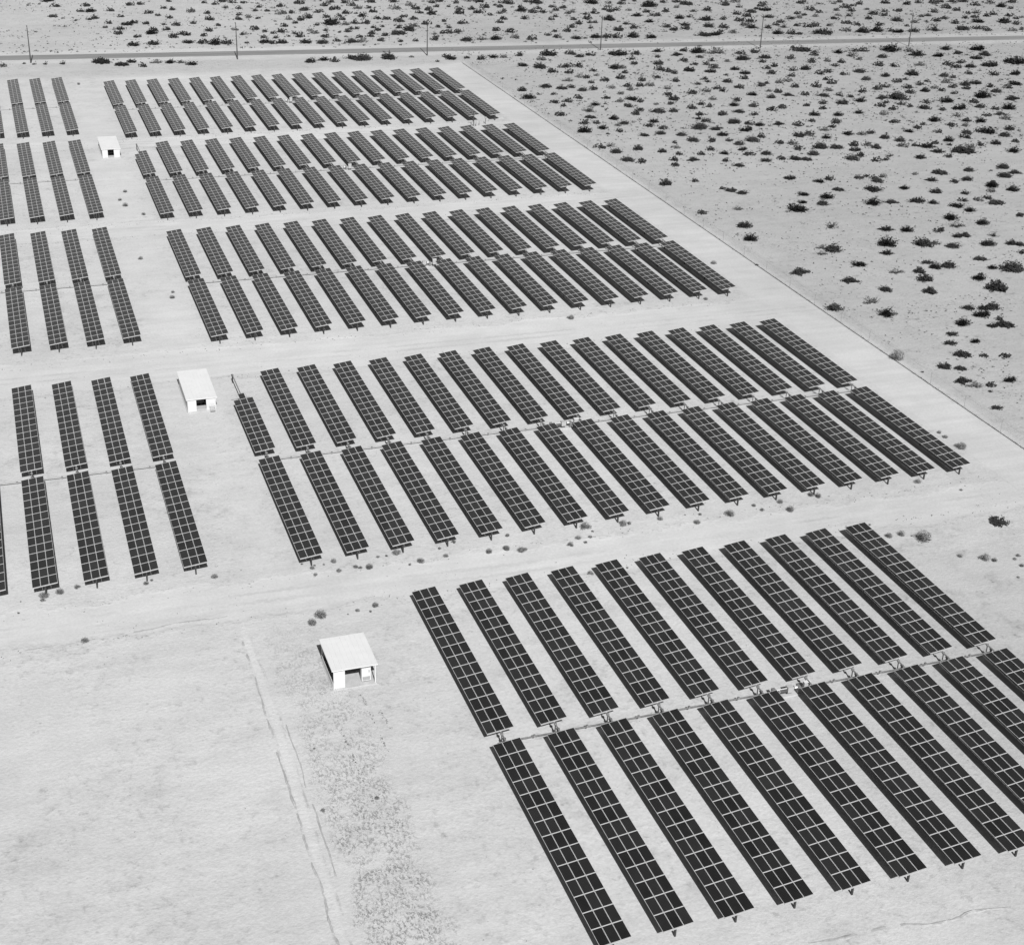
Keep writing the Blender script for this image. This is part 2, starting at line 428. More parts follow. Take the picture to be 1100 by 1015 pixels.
for b, L in enumerate(LEFT):
    if not L: continue
    for i in range(L[3]):
        wd = 'nearest' if i == 0 else ORD[i]
        lab = f'{wd} solar tracker left of the sandy service lane, in the {BLK[b]} block'
        if b == 1 and i == 4: lab = 'solar tracker cut off by the left photo edge, in the second block'
        tracker(L[0]-i*S_COL, L[1][0], L[1][1], L[2][0], L[2][1], lab, b == 1)

# drive struts that tie the trackers of a block together
def strut(x0, x1, y, label, pale=True):
    mb = MB()
    if pale: mb.box(x0, x1, y+.25, y+.45, .22, .34, M['rail']); y += .35
    else: mb.box(x0, x1, y-.055, y+.055, .50, .61, M['tube'])
    n = int((x1-x0)/S_COL)
    for i in range(n):
        xx = x0+1+S_COL*(i+.5); z_ = .1 if pale else .48; mb.box(xx-.12, xx+.12, y-.13, y+.13, z_, z_+.27, M['tube'])
    o = mb.build('drive_strut'); props(o, label, 'drive strut', 'drive struts linking the trackers')
for b, (x0, nr, fr, cnt) in enumerate(FIELD):
    strut(x0-.4, x0+(cnt-1)*S_COL+.4, (nr[1]+fr[0])/2+.30, f'long thin steel drive strut crossing under the whole {BLK[b]} block of trackers', b > 0)
for b, L in enumerate(LEFT):
    if L: strut(L[0]-7*S_COL, L[0]+.4, (L[1][1]+L[2][0])/2+.30, f'thin drive strut left of the service lane, crossing the {BLK[b]} block')

# drive motor units in the gap of each block
for b, (x0, nr, fr, cnt) in enumerate(FIELD):
    yg = (nr[1]+fr[0])/2; xm = 80.0 if b else 79.6
    t = empty('drive_motor_unit', (xm, yg, 0), f'pale drive motor unit in the middle gap of the {BLK[b]} tracker block', 'motor', 'drive motors, one in each block')
    p = MB(); p.box(-1.9, 1.9, -.45, .45, -.1, .16, M['concrete']); p.build('concrete_base', t)
    p = MB(); p.box(-1.7, -1.3, -.3, .3, .22, 1.2, M['tube']); p.box(1.6, 1.95, -.3, .3, .22, 1.1, M['tube']); p.tube((-1.3, 0, .95), (1.6, 0, .95), .09, M['alu'], 8)
    p.tube((-1.3, .2, .4), (1.6, -.1, .9), .06, M['alu'], 6); p.build('actuator_frame', t)
    p = MB(); p.box(.2, .95, -.38, .30, .55, 1.25, M['cabinet']); p.box(.95, 1.15, -.2, .15, .65, 1.1, M['dark']); p.build('gearbox', t)
    p = MB(); p.tube((-.75, -.1, .75), (.2, -.1, .75), .24, M['dark'], 12); p.tube((-.85, -.1, .75), (-.75, -.1, .75), .19, M['grille'], 12); p.build('motor', t)
    p = MB(); p.box(2.35, 3.15, -.3, .12, .45, 1.5, M['cabinet']); p.box(2.32, 3.18, -.33, .15, 1.5, 1.55, M['white']); p.box(2.45, 2.52, -.14, -.04, 0, .45, M['tube']); p.box(2.98, 3.05, -.14, -.04, 0, .45, M['tube']); p.build('control_cabinet', t)

# ------------------------------------------------------------------ sheds over the inverters
def shed(x0, x1, y0, y1, zs, zn, kind, label):
    """roof corners x0..x1, y0..y1; eaves height zs in the south, zn in the north"""
    t = empty('equipment_shed', ((x0+x1)/2, y0, 0), label, 'shed', 'white sheds beside the service lane')
    ox, oy = (x0+x1)/2, y0
    def X(v): return v-ox
    def Y(v): return v-oy
    th = .12
    rf = MB(); a = [(X(x0), 0, zs), (X(x1), 0, zs), (X(x1), Y(y1), zn), (X(x0), Y(y1), zn)]
    lo = [(p[0], p[1], p[2]-th) for p in a]; i = len(rf.v); rf.v += lo+a; kk = rf.mat(M['roof'])
    for f in ((3,2,1,0), (4,5,6,7), (0,1,5,4), (1,2,6,5), (2,3,7,6), (3,0,4,7)): rf.f.append(f); rf.m.append(kk)
    n = int((x1-x0)/.6)
    for q in range(n+1):  # standing seams
        xx = X(x0)+.06+q*((x1-x0)-.12)/n; j = len(rf.v)
        rf.v += [(xx-.02, 0.01, zs), (xx+.02, 0.01, zs), (xx+.02, Y(y1)-.01, zn), (xx-.02, Y(y1)-.01, zn),
                 (xx-.02, 0.01, zs+.03), (xx+.02, 0.01, zs+.03), (xx+.02, Y(y1)-.01, zn+.03), (xx-.02, Y(y1)-.01, zn+.03)]
        for f in ((4,5,6,7), (0,1,5,4), (1,2,6,5), (2,3,7,6), (3,0,4,7)): rf.f.append(tuple(j+c for c in f)); rf.m.append(kk)
    rf.build('roof', t)
    sx0, sx1, sy0, sy1 = X(x0)+.2, X(x1)-.25, .10, Y(y1)-.4
    hz = lambda y: zs + (zn-zs)*y/Y(y1) - th - .003
    fl = MB(); fl.box(sx0-.12, sx1+.12, sy0-.15, sy1+.15, -.1, .12, M['concrete']); fl.build('floor_slab', t)
    for px, py in ((sx0, sy0), (sx1-.12, sy0), (sx0, sy1-.12), (sx1-.12, sy1-.12)):
        p = MB(); p.box(px, px+.12, py, py+.12, .12, hz(py)-.05, M['white']); p.build('post', t)
    if kind == 1:
        p = MB(); p.box(sx0+.13, sx0+1.35, sy0+.02, sy0+.10, .14, hz(sy0)-.16, M['white']); p.build('front_wall', t)
        p = MB(); p.box(sx0-.06, sx0-.004, sy0+.2, sy1-.2, .12, .85, M['white']); p.build('side_wall', t)
        p = MB(); p.box(sx0+.2, sx1-.2, sy1-.5, sy1-.42, .13, hz(sy1)-.16, M['grille']); p.build('rear_wall', t)
    else:
        w = sx1-sx0
        p = MB(); p.box(sx0+.13, sx0+w*.31, sy0+.02, sy0+.10, .13, hz(sy0)-.12, M['white']); p.build('front_wall', t)
        p = MB(); p.box(sx0+w*.66, sx1-.13, sy0+.02, sy0+.10, .13, hz(sy0)-.12, M['white']); p.build('front_wall', t)
        p = MB(); p.box(sx0+w*.31+.01, sx0+w*.66-.01, sy0-.02, sy0+.06, .13, (.5 if y0 < 300 else .22), M['cabinet']); p.build('door_sill', t)
        p = MB(); p.box(sx0+.01, sx0+.08, sy0+.2, sy1-.2, .13, hz(sy1)-.3, M['white']); p.build('side_wall', t)
        p = MB(); p.box(sx1-.08, sx1-.01, sy0+.2, sy1-.2, .13, hz(sy1)-.3, M['white']); p.build('side_wall', t)
        p = MB(); p.box(sx0+.2, sx1-.2, sy1-.3, sy1-.22, .13, hz(sy1)-.3, M['grille']); p.build('rear_wall', t)
    return ox, oy, sx0, sx1, sy0, sy1
def cabinet(x, y, w, d, h, label, face=M['cabinet'], z=.12, vent=True):
    t = empty('inverter_cabinet', (x, y, z), label, 'cabinet', 'inverter cabinets under the shed roofs')
    p = MB(); p.box(-w/2, w/2, -d/2, d/2, .08, h, face); p.box(-w/2-.03, w/2+.03, -d/2-.03, d/2+.03, h, h+.05, M['white']); p.box(-w/2+.03, w/2-.03, -d/2+.03, d/2-.03, 0, .08, M['dark']); p.build('housing', t)
    p = MB(); p.box(-w*.4, w*.4, -d/2-.035, -d/2-.004, .2, h*.30, M['grille']); p.build('vent_grille', t)
    p = MB(); p.box(w*.28, w*.33, -d/2-.06, -d/2-.004, h*.55, h*.68, M['dark']); p.build('handle', t)
s1 = shed(29.3, 34.75, 140.6, 147.6, 2.72, 2.72, 1, 'white open-fronted flat-roofed shed at the front of the photo, nearest the camera')
cabinet(33.5, 141.6, 1.1, .7, 2.25, 'white cabinet in the right front corner of the nearest shed', M['white'], z=.12)
cabinet(31.3, 145.1, 2.4, .8, 1.5, 'grey cabinet standing deep in the shade of the nearest shed', M['grille'])
s2 = shed(23.95, 28.9, 222.2, 233.7, 2.3, 2.6, 2, 'white shed beside the short leftmost tracker of the second panel block')
cabinet(26.4, 225.6, 1.6, .8, 1.6, 'cabinet seen in the dark doorway of the shed by the second block', M['grille'])
s3 = shed(24.85, 29.6, 381.2, 392.6, 2.3, 2.7, 2, 'smallest-looking white shed, far up the service lane between the fourth-block trackers')
cabinet(27.2, 385.0, 1.6, .8, 1.5, 'cabinet in the dark doorway of the farthest shed', M['dark'])
cabinet(28.0, 221.7, .8, .3, 1.0, 'small white box standing against the right front wall of the middle shed', M['cabinet'], z=.12)

# weather mast and tanks by the farthest block
mx, my, _ = ground_at(508.4, 135.6); px_, py_, _ = ground_at(521.5, 133.4)
t = empty('weather_mast', (mx, my, 0), 'thin dark instrument mast on the lane below the farthest block', 'mast')
p = MB(); p.tube((0, 0, 0), (0, 0, 4.2), .08, M['dark'], 6); p.build('pole', t)
p = MB(); p.box(-.55, .55, -.05, .05, 3.7, 3.8, M['dark']); p.tube((-.5, 0, 3.8), (-.5, 0, 4.1), .12, M['dark'], 6); p.tube((.5, 0, 3.8), (.5, 0, 4.05), .14, M['dark'], 6); p.build('sensor_arm', t)
for dx, dy in ((.8, .5), (-.8, .5), (0, -.9)):
    p = MB(); p.tube((dx, dy, 0), (0, 0, 1.8), .03, M['dark'], 5); p.build('brace', t)
t = empty('camera_pole', (px_, py_, 0), 'short pole with a box on top standing right of the instrument mast', 'pole')
p = MB(); p.tube((0, 0, 0), (0, 0, 1.9), .07, M['dark'], 6); p.build('pole', t)
p = MB(); p.box(-.22, .22, -.16, .16, 1.55, 2.0, M['grille']); p.build('box', t)
for u_, v_, r_, h_, lb in ((512.3, 135.8, .32, 1.3, 'slim pale upright tank just right of the instrument mast'), (515.6, 134.6, .28, 1.0, 'smaller pale tank left of the short pole')):
    tx, ty, _ = ground_at(u_, v_)
    t = empty('water_tank', (tx, ty, 0), lb, 'tank')
    p = MB(); p.tube((0, 0, 0), (0, 0, h_), r_, M['cabinet'], 16); p.tube((0, 0, h_), (0, 0, h_+.18), r_, M['cabinet'], 16, r_*.3); p.build('shell', t)
    p = MB(); p.tube((0, 0, h_+.18), (0, 0, h_+.28), .1, M['grille'], 10); p.build('lid', t)
cx_, cy_, _ = ground_at(531, 127.3)
t = MB(); t.box(cx_-2.6, cx_+2.6, cy_-.8, cy_+.8, -.1, .14, M['concrete']); t = t.build('concrete_pad'); props(t, 'pale concrete pad on the ground right of the instrument mast', 'pad')

# ------------------------------------------------------------------ utility poles along the road
PN = ['leftmost utility pole beside the far road, in bare sand', 'second utility pole from the left beside the far road', 'third utility pole from the left beside the far road',
      'fourth utility pole from the left, above the fenced field corner', 'fifth utility pole from the left among the roadside shrubs', 'rightmost utility pole beside the far road']
for i, (x, y) in enumerate(((13.7, 501.3), (78.0, 495.5), (140.8, 490.4), (203.0, 489.0), (261.2, 481.6), (318.4, 475.6))):
    t = empty('utility_pole', (x, y, 0), PN[i], 'utility pole', 'utility poles along the road', rz=-.075)
    p = MB(); p.tube((0, 0, -.2), (0, 0, 11.6), .21, M['wood'], 8, .11); p.build('pole', t)
    p = MB(); p.box(-.06, .06, -1.25, 1.25, 10.75, 10.9, M['wood']); p.tube((0, -.7, 10.75), (0, 0, 10.0), .03, M['wood'], 4); p.tube((0, .7, 10.75), (0, 0, 10.0), .03, M['wood'], 4); p.build('crossarm', t)
    for yy in (-1.1, -.45, .45, 1.1):
        p = MB(); p.tube((0, yy, 10.9), (0, yy, 11.08), .05, M['grille'], 6); p.build('insulator', t)

# ------------------------------------------------------------------ perimeter fence
FXX = 148.9; FY0, FY1 = 150, 476
t = empty('perimeter_fence', (FXX, FY0, 0), 'long thin wire fence between the panel field and the open desert', 'fence')
mbp = MB(); mbp.tube((0, 0, -.2), (0, 0, 2.25), .035, M['fence'], 6); mbp.tube((0, 0, 2.25), (.22, 0, 2.5), .02, M['fence'], 5); MEP = mbp.mesh('post')
npost = 33
for i in range(npost): link_obj('post', MEP, t, (0, (FY1-FY0)*i/(npost-1), 0))
L = FY1-FY0
p = MB()
for (xx, zz, rr) in ((0, 2.2, .014), (.1, 2.35, .006), (.2, 2.48, .006), (0, 1.1, .006)): p.tube((xx, 0, zz), (xx, L, zz), rr, M['fence'], 4)
p.build('wire', t)
p = MB(); st = .45
n = int(L/st)
for i in range(-5, n):
    a, b = i*st, i*st+2.15
    for (ya, yb, za, zb) in ((a, b, .06, 2.2), (b, a, .06, 2.2)):
        if min(ya, yb) < 0 or max(ya, yb) > L: continue
        dz = .0035
        p.quad([(0, ya, za), (0, ya+.011, za), (0, yb+.011, zb), (0, yb, zb)], M['fence'])
p.build('wire_mesh', t)
p = MB(); p.tube((0, 0, .05), (0, L, .05), .045, M['dark'], 5); p.build('bottom_rail', t)
# weeds and blown litter caught along the foot of the fence
r = random.Random(5); p = MB()
for i in range(2600):
    y = r.uniform(FY0, FY1); x = FXX + r.gauss(.05, .10); h = r.uniform(.05, .28)*(.5+.8*abs(noise.noise((0, y*.1, 0))))
    a = r.uniform(0, PI); dx, dy = math.cos(a)*.07, math.sin(a)*.07
    p.quad([(x-dx, y-dy, 0), (x+dx, y+dy, 0), (x+r.uniform(-.12, .12), y+r.uniform(-.12, .12), h)], M['litter'])
p = p.build('fence_weeds'); props(p, kind='stuff')

# ------------------------------------------------------------------ shrubs
def shrub_mesh(seed, m, n_branch=26, leaves=15, spiky=.6, flat=.42):
    """radius-1 desert shrub: many stems fanning up from a few feet, leaf clumps massed along them, ragged outline"""
    r = random.Random(seed); mb = MB()
    feet = [(Vector((0, 0, 0)), 1.0)] + [(Vector((r.uniform(-.5, .5), r.uniform(-.35, .35), 0)), r.uniform(.45, .7)) for _ in range(r.choice((1, 2, 2, 3)))]
    for b in range(n_branch):
        f0, big = r.choice(feet + feet[:1])
        az = r.uniform(0, 2*PI); el = math.asin(r.uniform(.03, .98))
        ext = big*r.uniform(.62, .95)
        if r.random() < .22*spiky: ext *= 1.22
        tip = Vector((math.cos(az)*math.cos(el)*ext, math.sin(az)*math.cos(el)*ext, math.sin(el)*flat*2*ext))
        foot = f0 + Vector((r.uniform(-.12, .12), r.uniform(-.12, .12), 0)); tip = tip + f0
        side = Vector((-tip.y, tip.x+.001, 0)).normalized()*.016
        mb.quad([foot-side, foot+side, tip+side*.3, tip-side*.3], M['twig'])
        for l in range(leaves):
            s_ = r.random()**.7*1.0+.03; c = foot.lerp(tip, s_) + Vector((r.gauss(0, .085), r.gauss(0, .085), r.gauss(0, .05)))
            c.z = max(.02, c.z)
            q = r.uniform(.045, .105)
            u = Vector((r.gauss(0, 1), r.gauss(0, 1), r.gauss(0, 1))).normalized(); w = u.orthogonal().normalized()*r.uniform(.5, 1.1)
            mb.quad([c-u*q, c-w*q*.7, c+u*q, c+w*q*.7], m)
    return mb.mesh('desert_shrub')
def tumble_mesh(seed):
    r = random.Random(seed); mb = MB()
    lumps = [(Vector((0, 0, .42)), .72)] + [(Vector((r.uniform(-.45, .45), r.uniform(-.45, .45), .3)), r.uniform(.35, .55)) for _ in range(3)]
    for i in range(620):
        c, rad = lumps[0] if r.random() < .6 else r.choice(lumps)
        d = Vector((r.gauss(0, 1), r.gauss(0, 1), r.gauss(0, 1))).normalized()
        p = c + d*rad*(r.random()**.35)
        if p.z < .01: p.z = r.uniform(.01, .1)
        u = (d.orthogonal().normalized() + d*r.uniform(-.3, .9)).normalized()*r.uniform(.05, .15); w = u.cross(d).normalized()*.022
        mb.quad([p-u-w, p-u+w, p+u+w*.4, p+u-w*.4], M['tumble'])
    return mb.mesh('tumbleweed')
SH = [shrub_mesh(100+i, M['shrub'], 52+6*(i % 3), 22, (.2, .2, .5, .2, 1.2, .2, .3, .8)[i], .30+.05*(i % 3)) for i in range(8)]
SP = [shrub_mesh(200+i, M['pale'], 26, 12, .9, .36) for i in range(3)]
TU = [tumble_mesh(300+i) for i in range(4)]

# surveyed shrubs: origin u, origin v, zoom, then "u,v,width" triples
SURVEY = [
(520,40,5,"55,107,50 105,107,35 187,98,40 305,120,40 350,95,85 460,90,45 525,103,50 573,95,40 715,92,85 812,90,45 800,117,30 932,75,50 930,105,30 1035,95,55 1080,73,40 1075,127,40 195,152,55 302,162,65 372,187,45 415,160,30 455,158,45 510,158,45 580,180,30 460,190,40 700,165,60 740,165,40 762,190,35 805,143,35 935,143,55 940,173,45 978,183,40 1023,192,35 1090,175,30 515,212,35 550,218,35 575,243,30 605,205,25 645,232,40 450,233,50 735,220,45 850,232,40 925,217,35 1025,235,40 835,262,40 890,260,42 770,262,40 785,282,35 985,275,35 678,270,38 330,265,55 420,275,50 468,268,35 540,285,50 587,278,42 203,285,50 240,325,65 378,305,25 505,325,40 735,303,32 735,342,40 795,332,65 840,345,35 985,310,40 1018,333,55 1005,357,35 655,327,35 455,345,40 382,350,40 427,368,30 600,362,50 570,395,75 775,370,40 835,393,40 815,412,40 935,400,70 1018,397,50 925,358,25 410,416,48 573,430,50 605,460,35 697,438,50 765,463,50 910,452,50 890,475,40 635,487,50 540,460,45 540,505,80 725,505,35 720,472,30 665,517,18 850,525,50 948,515,50 970,490,40 1070,525,50 620,590,45 680,580,55 708,615,55 828,600,55 958,613,50 1030,590,35 1045,627,35 1018,658,40 1030,687,40 775,660,65 848,668,45 1022,565,25"),
(720,40,5.5,"165,88,85 270,92,95 420,97,45 505,86,50 560,120,60 545,145,40 735,75,50 790,80,75 850,105,50 990,90,60 1080,80,40 1080,108,50 430,130,75 240,137,35 215,160,35 255,178,50 235,203,60 115,198,60 140,160,35 340,142,30 170,118,35 330,223,25 385,190,55 440,213,55 437,243,40 565,183,40 615,172,45 600,215,50 730,195,50 800,188,55 720,228,40 880,215,45 927,205,45 1032,220,45 930,140,40 1012,147,40 980,168,35 835,145,50 710,125,50 925,250,35 200,247,35 227,263,28 350,262,55 160,277,35 415,297,45 530,285,50 565,272,30 650,268,45 690,258,45 735,292,42 865,290,50 960,270,50 280,302,40 318,318,42 210,318,45 122,330,50 485,338,65 595,355,55 580,318,30 635,322,45 695,342,55 795,340,45 905,345,65 930,315,45 1000,340,35 1065,350,35 250,366,35 395,373,45 185,395,42 235,408,38 125,418,45 380,402,60 495,405,50 405,440,60 662,415,48 602,430,50 805,403,38 902,390,45 905,422,40 1015,390,70 180,455,45 315,455,50 855,458,60 995,460,55 170,480,40 215,495,45 495,455,40 380,503,70 470,512,45 530,518,55 640,513,55 757,518,50 832,495,38 983,500,50 958,528,40 172,535,85 267,543,60 447,548,75 915,547,60 545,587,45 313,577,65 138,610,65 245,613,50 347,610,35 490,610,75 760,582,65 825,573,50 925,593,55 1048,570,60 420,630,60 425,662,55 647,623,45 725,628,50 760,657,48 885,650,75 985,652,65 1085,635,50 1090,665,45 237,663,45 320,685,55 183,690,40 472,693,50 580,685,65 845,690,60 135,725,60 332,728,40 565,728,60 655,717,42 725,717,68 807,722,55 405,757,60 705,832,60 880,850,65 945,838,50 1080,718,75"),
(900,40,5.5,"150,80,50 125,130,30 305,77,100 275,117,60 415,83,50 470,105,80 635,70,60 710,95,60 590,110,65 815,125,60 870,105,65 820,72,80 1045,150,110 240,165,50 335,172,45 485,165,55 650,162,50 700,178,50 785,175,60 895,168,85 145,205,70 440,220,75 280,228,55 730,150,45 1045,217,65 920,220,50 770,215,40 180,248,60 350,263,50 400,248,30 640,228,60 675,237,35 530,260,30 485,280,40 240,302,50 293,293,40 405,297,50 650,265,50 680,292,45 750,280,60 810,272,60 765,302,45 435,328,50 515,318,55 580,300,40 620,315,35 690,330,35 950,320,65 1030,275,75 1005,298,45 900,290,45 150,322,45 130,375,60 260,360,60 290,385,35 360,360,105 375,397,40 418,407,35 245,405,50 330,422,45 525,385,45 515,418,65 625,380,90 615,428,40 715,420,80 860,350,100 800,383,50 855,412,60 1030,365,80 1010,420,80 960,455,60 990,480,50 930,425,40 878,462,40 125,445,55 275,450,40 343,502,45 575,490,75 510,515,30 472,535,45 760,495,50 755,522,40 845,497,60 680,518,50 715,465,45 420,555,55 590,560,40 765,565,55 748,592,50 880,558,120 1015,543,60 1000,580,65 290,592,60 145,572,50 200,563,45 365,610,60 385,640,50 465,637,40 655,610,65 660,635,30 530,645,85 575,625,40 592,675,65 780,645,50 848,635,40 935,627,60 105,665,55 175,637,50 228,652,55 135,698,50 745,675,115 1035,672,80 235,728,50 305,700,55 290,722,35 485,710,60 650,703,40 1055,615,40 785,783,65 605,802,75 555,843,60 460,805,30 690,853,45 763,840,65 975,768,65 985,818,75 1045,800,60 130,830,45 175,820,35 210,828,40 270,823,40 238,850,60 915,868,60 908,785,15"),
(880,190,5,"105,68,52 290,68,80 460,60,55 625,80,65 785,88,40 930,50,65 925,75,40 1040,70,65 45,110,75 30,142,60 285,140,90 388,135,60 525,130,75 615,138,50 740,155,75 765,125,40 812,178,60 860,123,40 905,112,40 955,140,75 1080,205,50 710,220,75 740,262,75 880,248,65 70,262,80 362,280,70 472,286,70 648,290,48 740,318,50 785,315,55 940,313,55 910,360,80 1030,357,60 1080,362,50 1090,405,40 735,373,75 365,362,100 365,408,60 565,362,90 632,355,40 15,380,50 90,388,90 15,412,50 868,440,62 195,470,85 580,458,60 625,485,65 710,475,80 540,508,60 570,550,85 415,510,75 935,487,55 1035,495,110 862,545,75 870,522,25 955,600,110 165,558,75 360,605,60 595,617,70 280,670,78 358,735,85 85,705,85 800,703,60 885,705,55 945,697,85 870,738,90 775,785,85 970,760,40 1000,795,85 930,797,55 715,842,55"),
(680,180,5.24,"185,92,75 350,75,35 505,118,30 550,128,60 628,143,60 385,255,45 590,232,55 945,150,65 943,195,58 900,235,110 628,328,75 662,403,80 940,590,95 695,545,15"),
(900,350,5.5,"665,100,70 810,88,60 740,170,85 860,175,40 990,180,50 628,240,75 728,250,60 740,325,85 810,352,75 910,348,50 1015,317,75 940,480,65 500,268,15 905,383,25"),
(0,0,3.904,"428,262,60 513,272,48 553,260,38 597,277,28 655,262,42 712,262,38 755,262,40 805,269,48 263,267,20 190,268,14 145,268,14 100,266,12 10,278,30 198,5,40 228,27,28 225,70,28 265,77,12 320,86,12 337,47,25 357,25,30 380,48,40 372,82,20 395,77,30 462,45,25 455,97,25 440,115,18 507,123,30 497,141,32 530,103,40 565,96,30 505,70,22 548,20,30 590,18,25 620,55,30 612,100,25 637,140,45 640,127,30 578,155,25 562,190,45 645,185,45 690,103,18 740,105,30 697,125,28 728,155,35 770,145,38 708,75,25 660,65,20 685,35,22 725,40,25 800,50,35 870,55,28 880,82,32 812,98,22 875,130,32 858,150,25 912,107,22 790,178,45 850,180,35 900,183,60 958,182,35 985,125,20 1035,180,16 1025,143,25 1043,72,25 997,82,28 1005,62,22 1020,12,22 935,5,35 977,10,28 905,18,25 858,12,22 705,5,22 1000,35,22 945,33,20"),
(270,0,3.904,"258,258,45 305,250,45 350,256,35 415,243,50 465,248,70 577,245,55 670,238,16 815,238,30 840,247,40 905,243,20 965,248,30 780,257,15"),
(270,0,5.24,"80,238,60 125,245,40 172,240,55 310,240,60 415,240,65 480,230,35 565,237,60 625,234,45 735,228,35 840,233,28 925,230,30 1028,222,45 15,165,40 78,177,32 128,187,28 178,180,42 182,148,38 245,130,30 280,113,42 315,100,45 160,78,50 225,72,32 90,62,30 50,40,32 168,35,38 272,20,45 310,57,55 355,187,40 275,205,42 245,188,28 330,170,28 205,108,32 40,103,25 445,135,85 370,142,30 417,97,36 385,68,38 412,32,38 445,12,36 470,52,48 540,75,40 560,30,42 600,47,38 490,90,32 625,92,45 530,138,38 583,133,40 635,132,50 705,105,34 690,66,40 670,12,50 655,45,30 760,108,40 800,50,50 830,120,50 860,93,36 805,10,45 888,30,40 920,50,45 910,108,38 915,150,50 890,170,60 830,190,75 835,157,36 990,135,45 1018,80,50 1000,55,40 1022,15,35 1065,8,40 1040,38,30 940,72,35 545,177,36 595,162,28 560,163,30 680,190,40 668,205,38 605,210,32 710,170,35 690,155,30 755,200,38 425,207,38 420,172,28 1050,152,28 1085,185,35 1085,120,30 520,15,35 590,75,20 497,182,18 20,62,28 1028,192,25 735,150,25 505,110,36 75,210,32 142,212,28 210,204,18"),
(480,0,5.24,"125,228,65 197,222,58 277,220,62 365,180,48 385,212,45 483,220,48 95,132,45 10,185,40 12,155,30 60,180,40 295,127,35 322,108,40 440,105,38 278,170,40 570,197,35 605,178,28 620,210,38 675,177,42 703,153,40 730,216,55 780,215,20 745,133,42 713,110,32 790,107,45 805,128,30 838,127,28 812,158,25 838,210,55 900,210,50 960,211,50 1048,208,62 1057,157,45 1015,135,32 965,170,55 915,112,60 590,110,32 612,93,32 590,40,28 655,45,38 615,58,32 680,75,30 710,68,38 785,80,32 835,75,40 815,17,75 985,22,40 905,38,32 960,57,35 925,65,45 890,55,30 1022,58,28 1072,88,60 540,68,36 510,48,30 420,62,60 485,70,45 415,38,25 505,17,65 455,10,36 320,15,48 358,20,42 300,40,30 272,30,22 212,43,45 138,53,35 185,72,48 242,85,28 70,75,50 72,52,40 48,17,36 180,10,50 318,63,32 295,75,30 910,18,28 990,3,30 1055,5,25 10,37,20 130,5,50"),
(690,0,5.24,"37,212,65 335,198,70 403,195,58 440,188,45 507,184,40 765,188,60 837,188,48 1010,187,100 885,192,32 133,152,38 180,168,48 245,142,55 243,163,45 210,103,55 265,95,30 362,112,65 375,150,55 460,155,50 457,107,38 365,58,45 70,87,45 40,35,80 20,68,35 40,122,55 130,65,40 125,12,36 197,12,38 250,25,60 195,42,32 460,27,50 510,10,50 548,40,28 535,80,38 592,92,48 552,117,50 585,143,50 617,155,55 617,123,45 612,68,55 680,32,48 690,57,60 650,50,30 710,97,55 710,157,40 748,140,32 785,127,42 800,153,60 828,105,42 877,77,35 885,100,38 905,18,45 945,57,50 998,70,32 975,92,34 925,150,45 975,147,45 878,145,36 990,22,20 910,85,28 290,65,28"),
(890,0,5.24,"95,173,50 195,180,80 272,175,65 343,175,40 392,180,60 478,177,60 600,170,90 760,165,70 838,160,48 890,172,40 1030,172,40 38,107,38 95,130,45 125,90,32 55,87,30 233,105,45 265,80,55 310,87,40 390,62,40 388,117,55 440,25,45 320,18,45 510,15,38 590,18,50 90,43,45 142,33,30 175,23,40 130,62,38 160,140,40 290,144,40 490,125,40 560,88,36 523,92,30 597,68,36 602,118,40 652,105,38 707,130,45 660,45,45 655,33,35 720,58,40 778,75,30 710,10,50 760,8,45 820,28,45 770,103,32 825,123,70 835,72,55 830,97,38 890,90,38 925,80,40 900,17,50 972,38,55 1030,15,50 1028,47,32 985,125,65 1022,90,38 1055,105,30 1055,135,40 1092,98,25 60,12,30 30,20,30 10,145,30 45,58,30 5,190,30 218,52,22 315,65,32 625,10,30 445,147,25 550,120,18 1090,165,30"),
]
TSURVEY = [
(270,480,3.904,"345,478,25 255,505,22 268,533,18 367,517,22 437,500,22 458,503,16 495,503,32 530,457,15 567,453,12 608,443,38 665,490,14 710,477,34 815,455,24 790,423,16 850,395,18 997,438,30 1070,425,28 1075,368,18 290,705,50 255,738,38 445,683,20 500,686,13 520,662,30 405,697,9 212,487,12 303,489,10 265,493,12"),
(540,480,3.904,"15,423,28 78,433,36 95,428,20 18,370,16 285,407,24 316,380,24 345,333,42 367,375,18 347,397,18 377,350,12 507,322,34 532,318,18 660,300,24 815,315,30 828,280,16 765,280,8 952,280,40 1053,243,20 1088,262,20 368,526,24 523,503,12"),
(820,480,3.904,"70,230,26 113,263,34 200,200,26 230,205,30 648,145,30 830,178,15 527,372,32 578,365,32 623,369,10 672,385,60 988,310,68 932,468,40 970,473,26 1068,453,18 1055,467,18 1085,495,22 1070,543,14 825,455,24 447,323,12"),
(0,480,3.904,"185,623,40 177,640,22 250,608,34 322,585,24 612,570,24 636,555,14 900,543,28 355,811,32 77,692,12 86,644,8"),
(0,240,3.904,"590,147,22 722,310,24 725,287,16"),
(0,0,3.904,"525,803,20 503,838,18 525,862,24 602,898,18 330,353,14"),
(540,240,3.904,"287,397,28"), (680,180,5.24,"455,537,35 410,738,25"), (900,350,5.5,"352,190,80 600,628,28 635,655,32 730,717,62"),
(230,660,2.86,"500,561,16 335,598,14 308,408,8"),
]
def read_survey(S_):
    out = []
    for (u0, v0, z, s) in S_:
        for tri in s.split():
            a, b, c = (float(q) for q in tri.split(',')); out.append((u0+a/z, v0+b/z, c/z))
    return out
pts = []
for (u, v, w) in read_survey(SURVEY):
    x, y, mpp = ground_at(u, v, .25); pts.append([x, y, w*mpp, w])
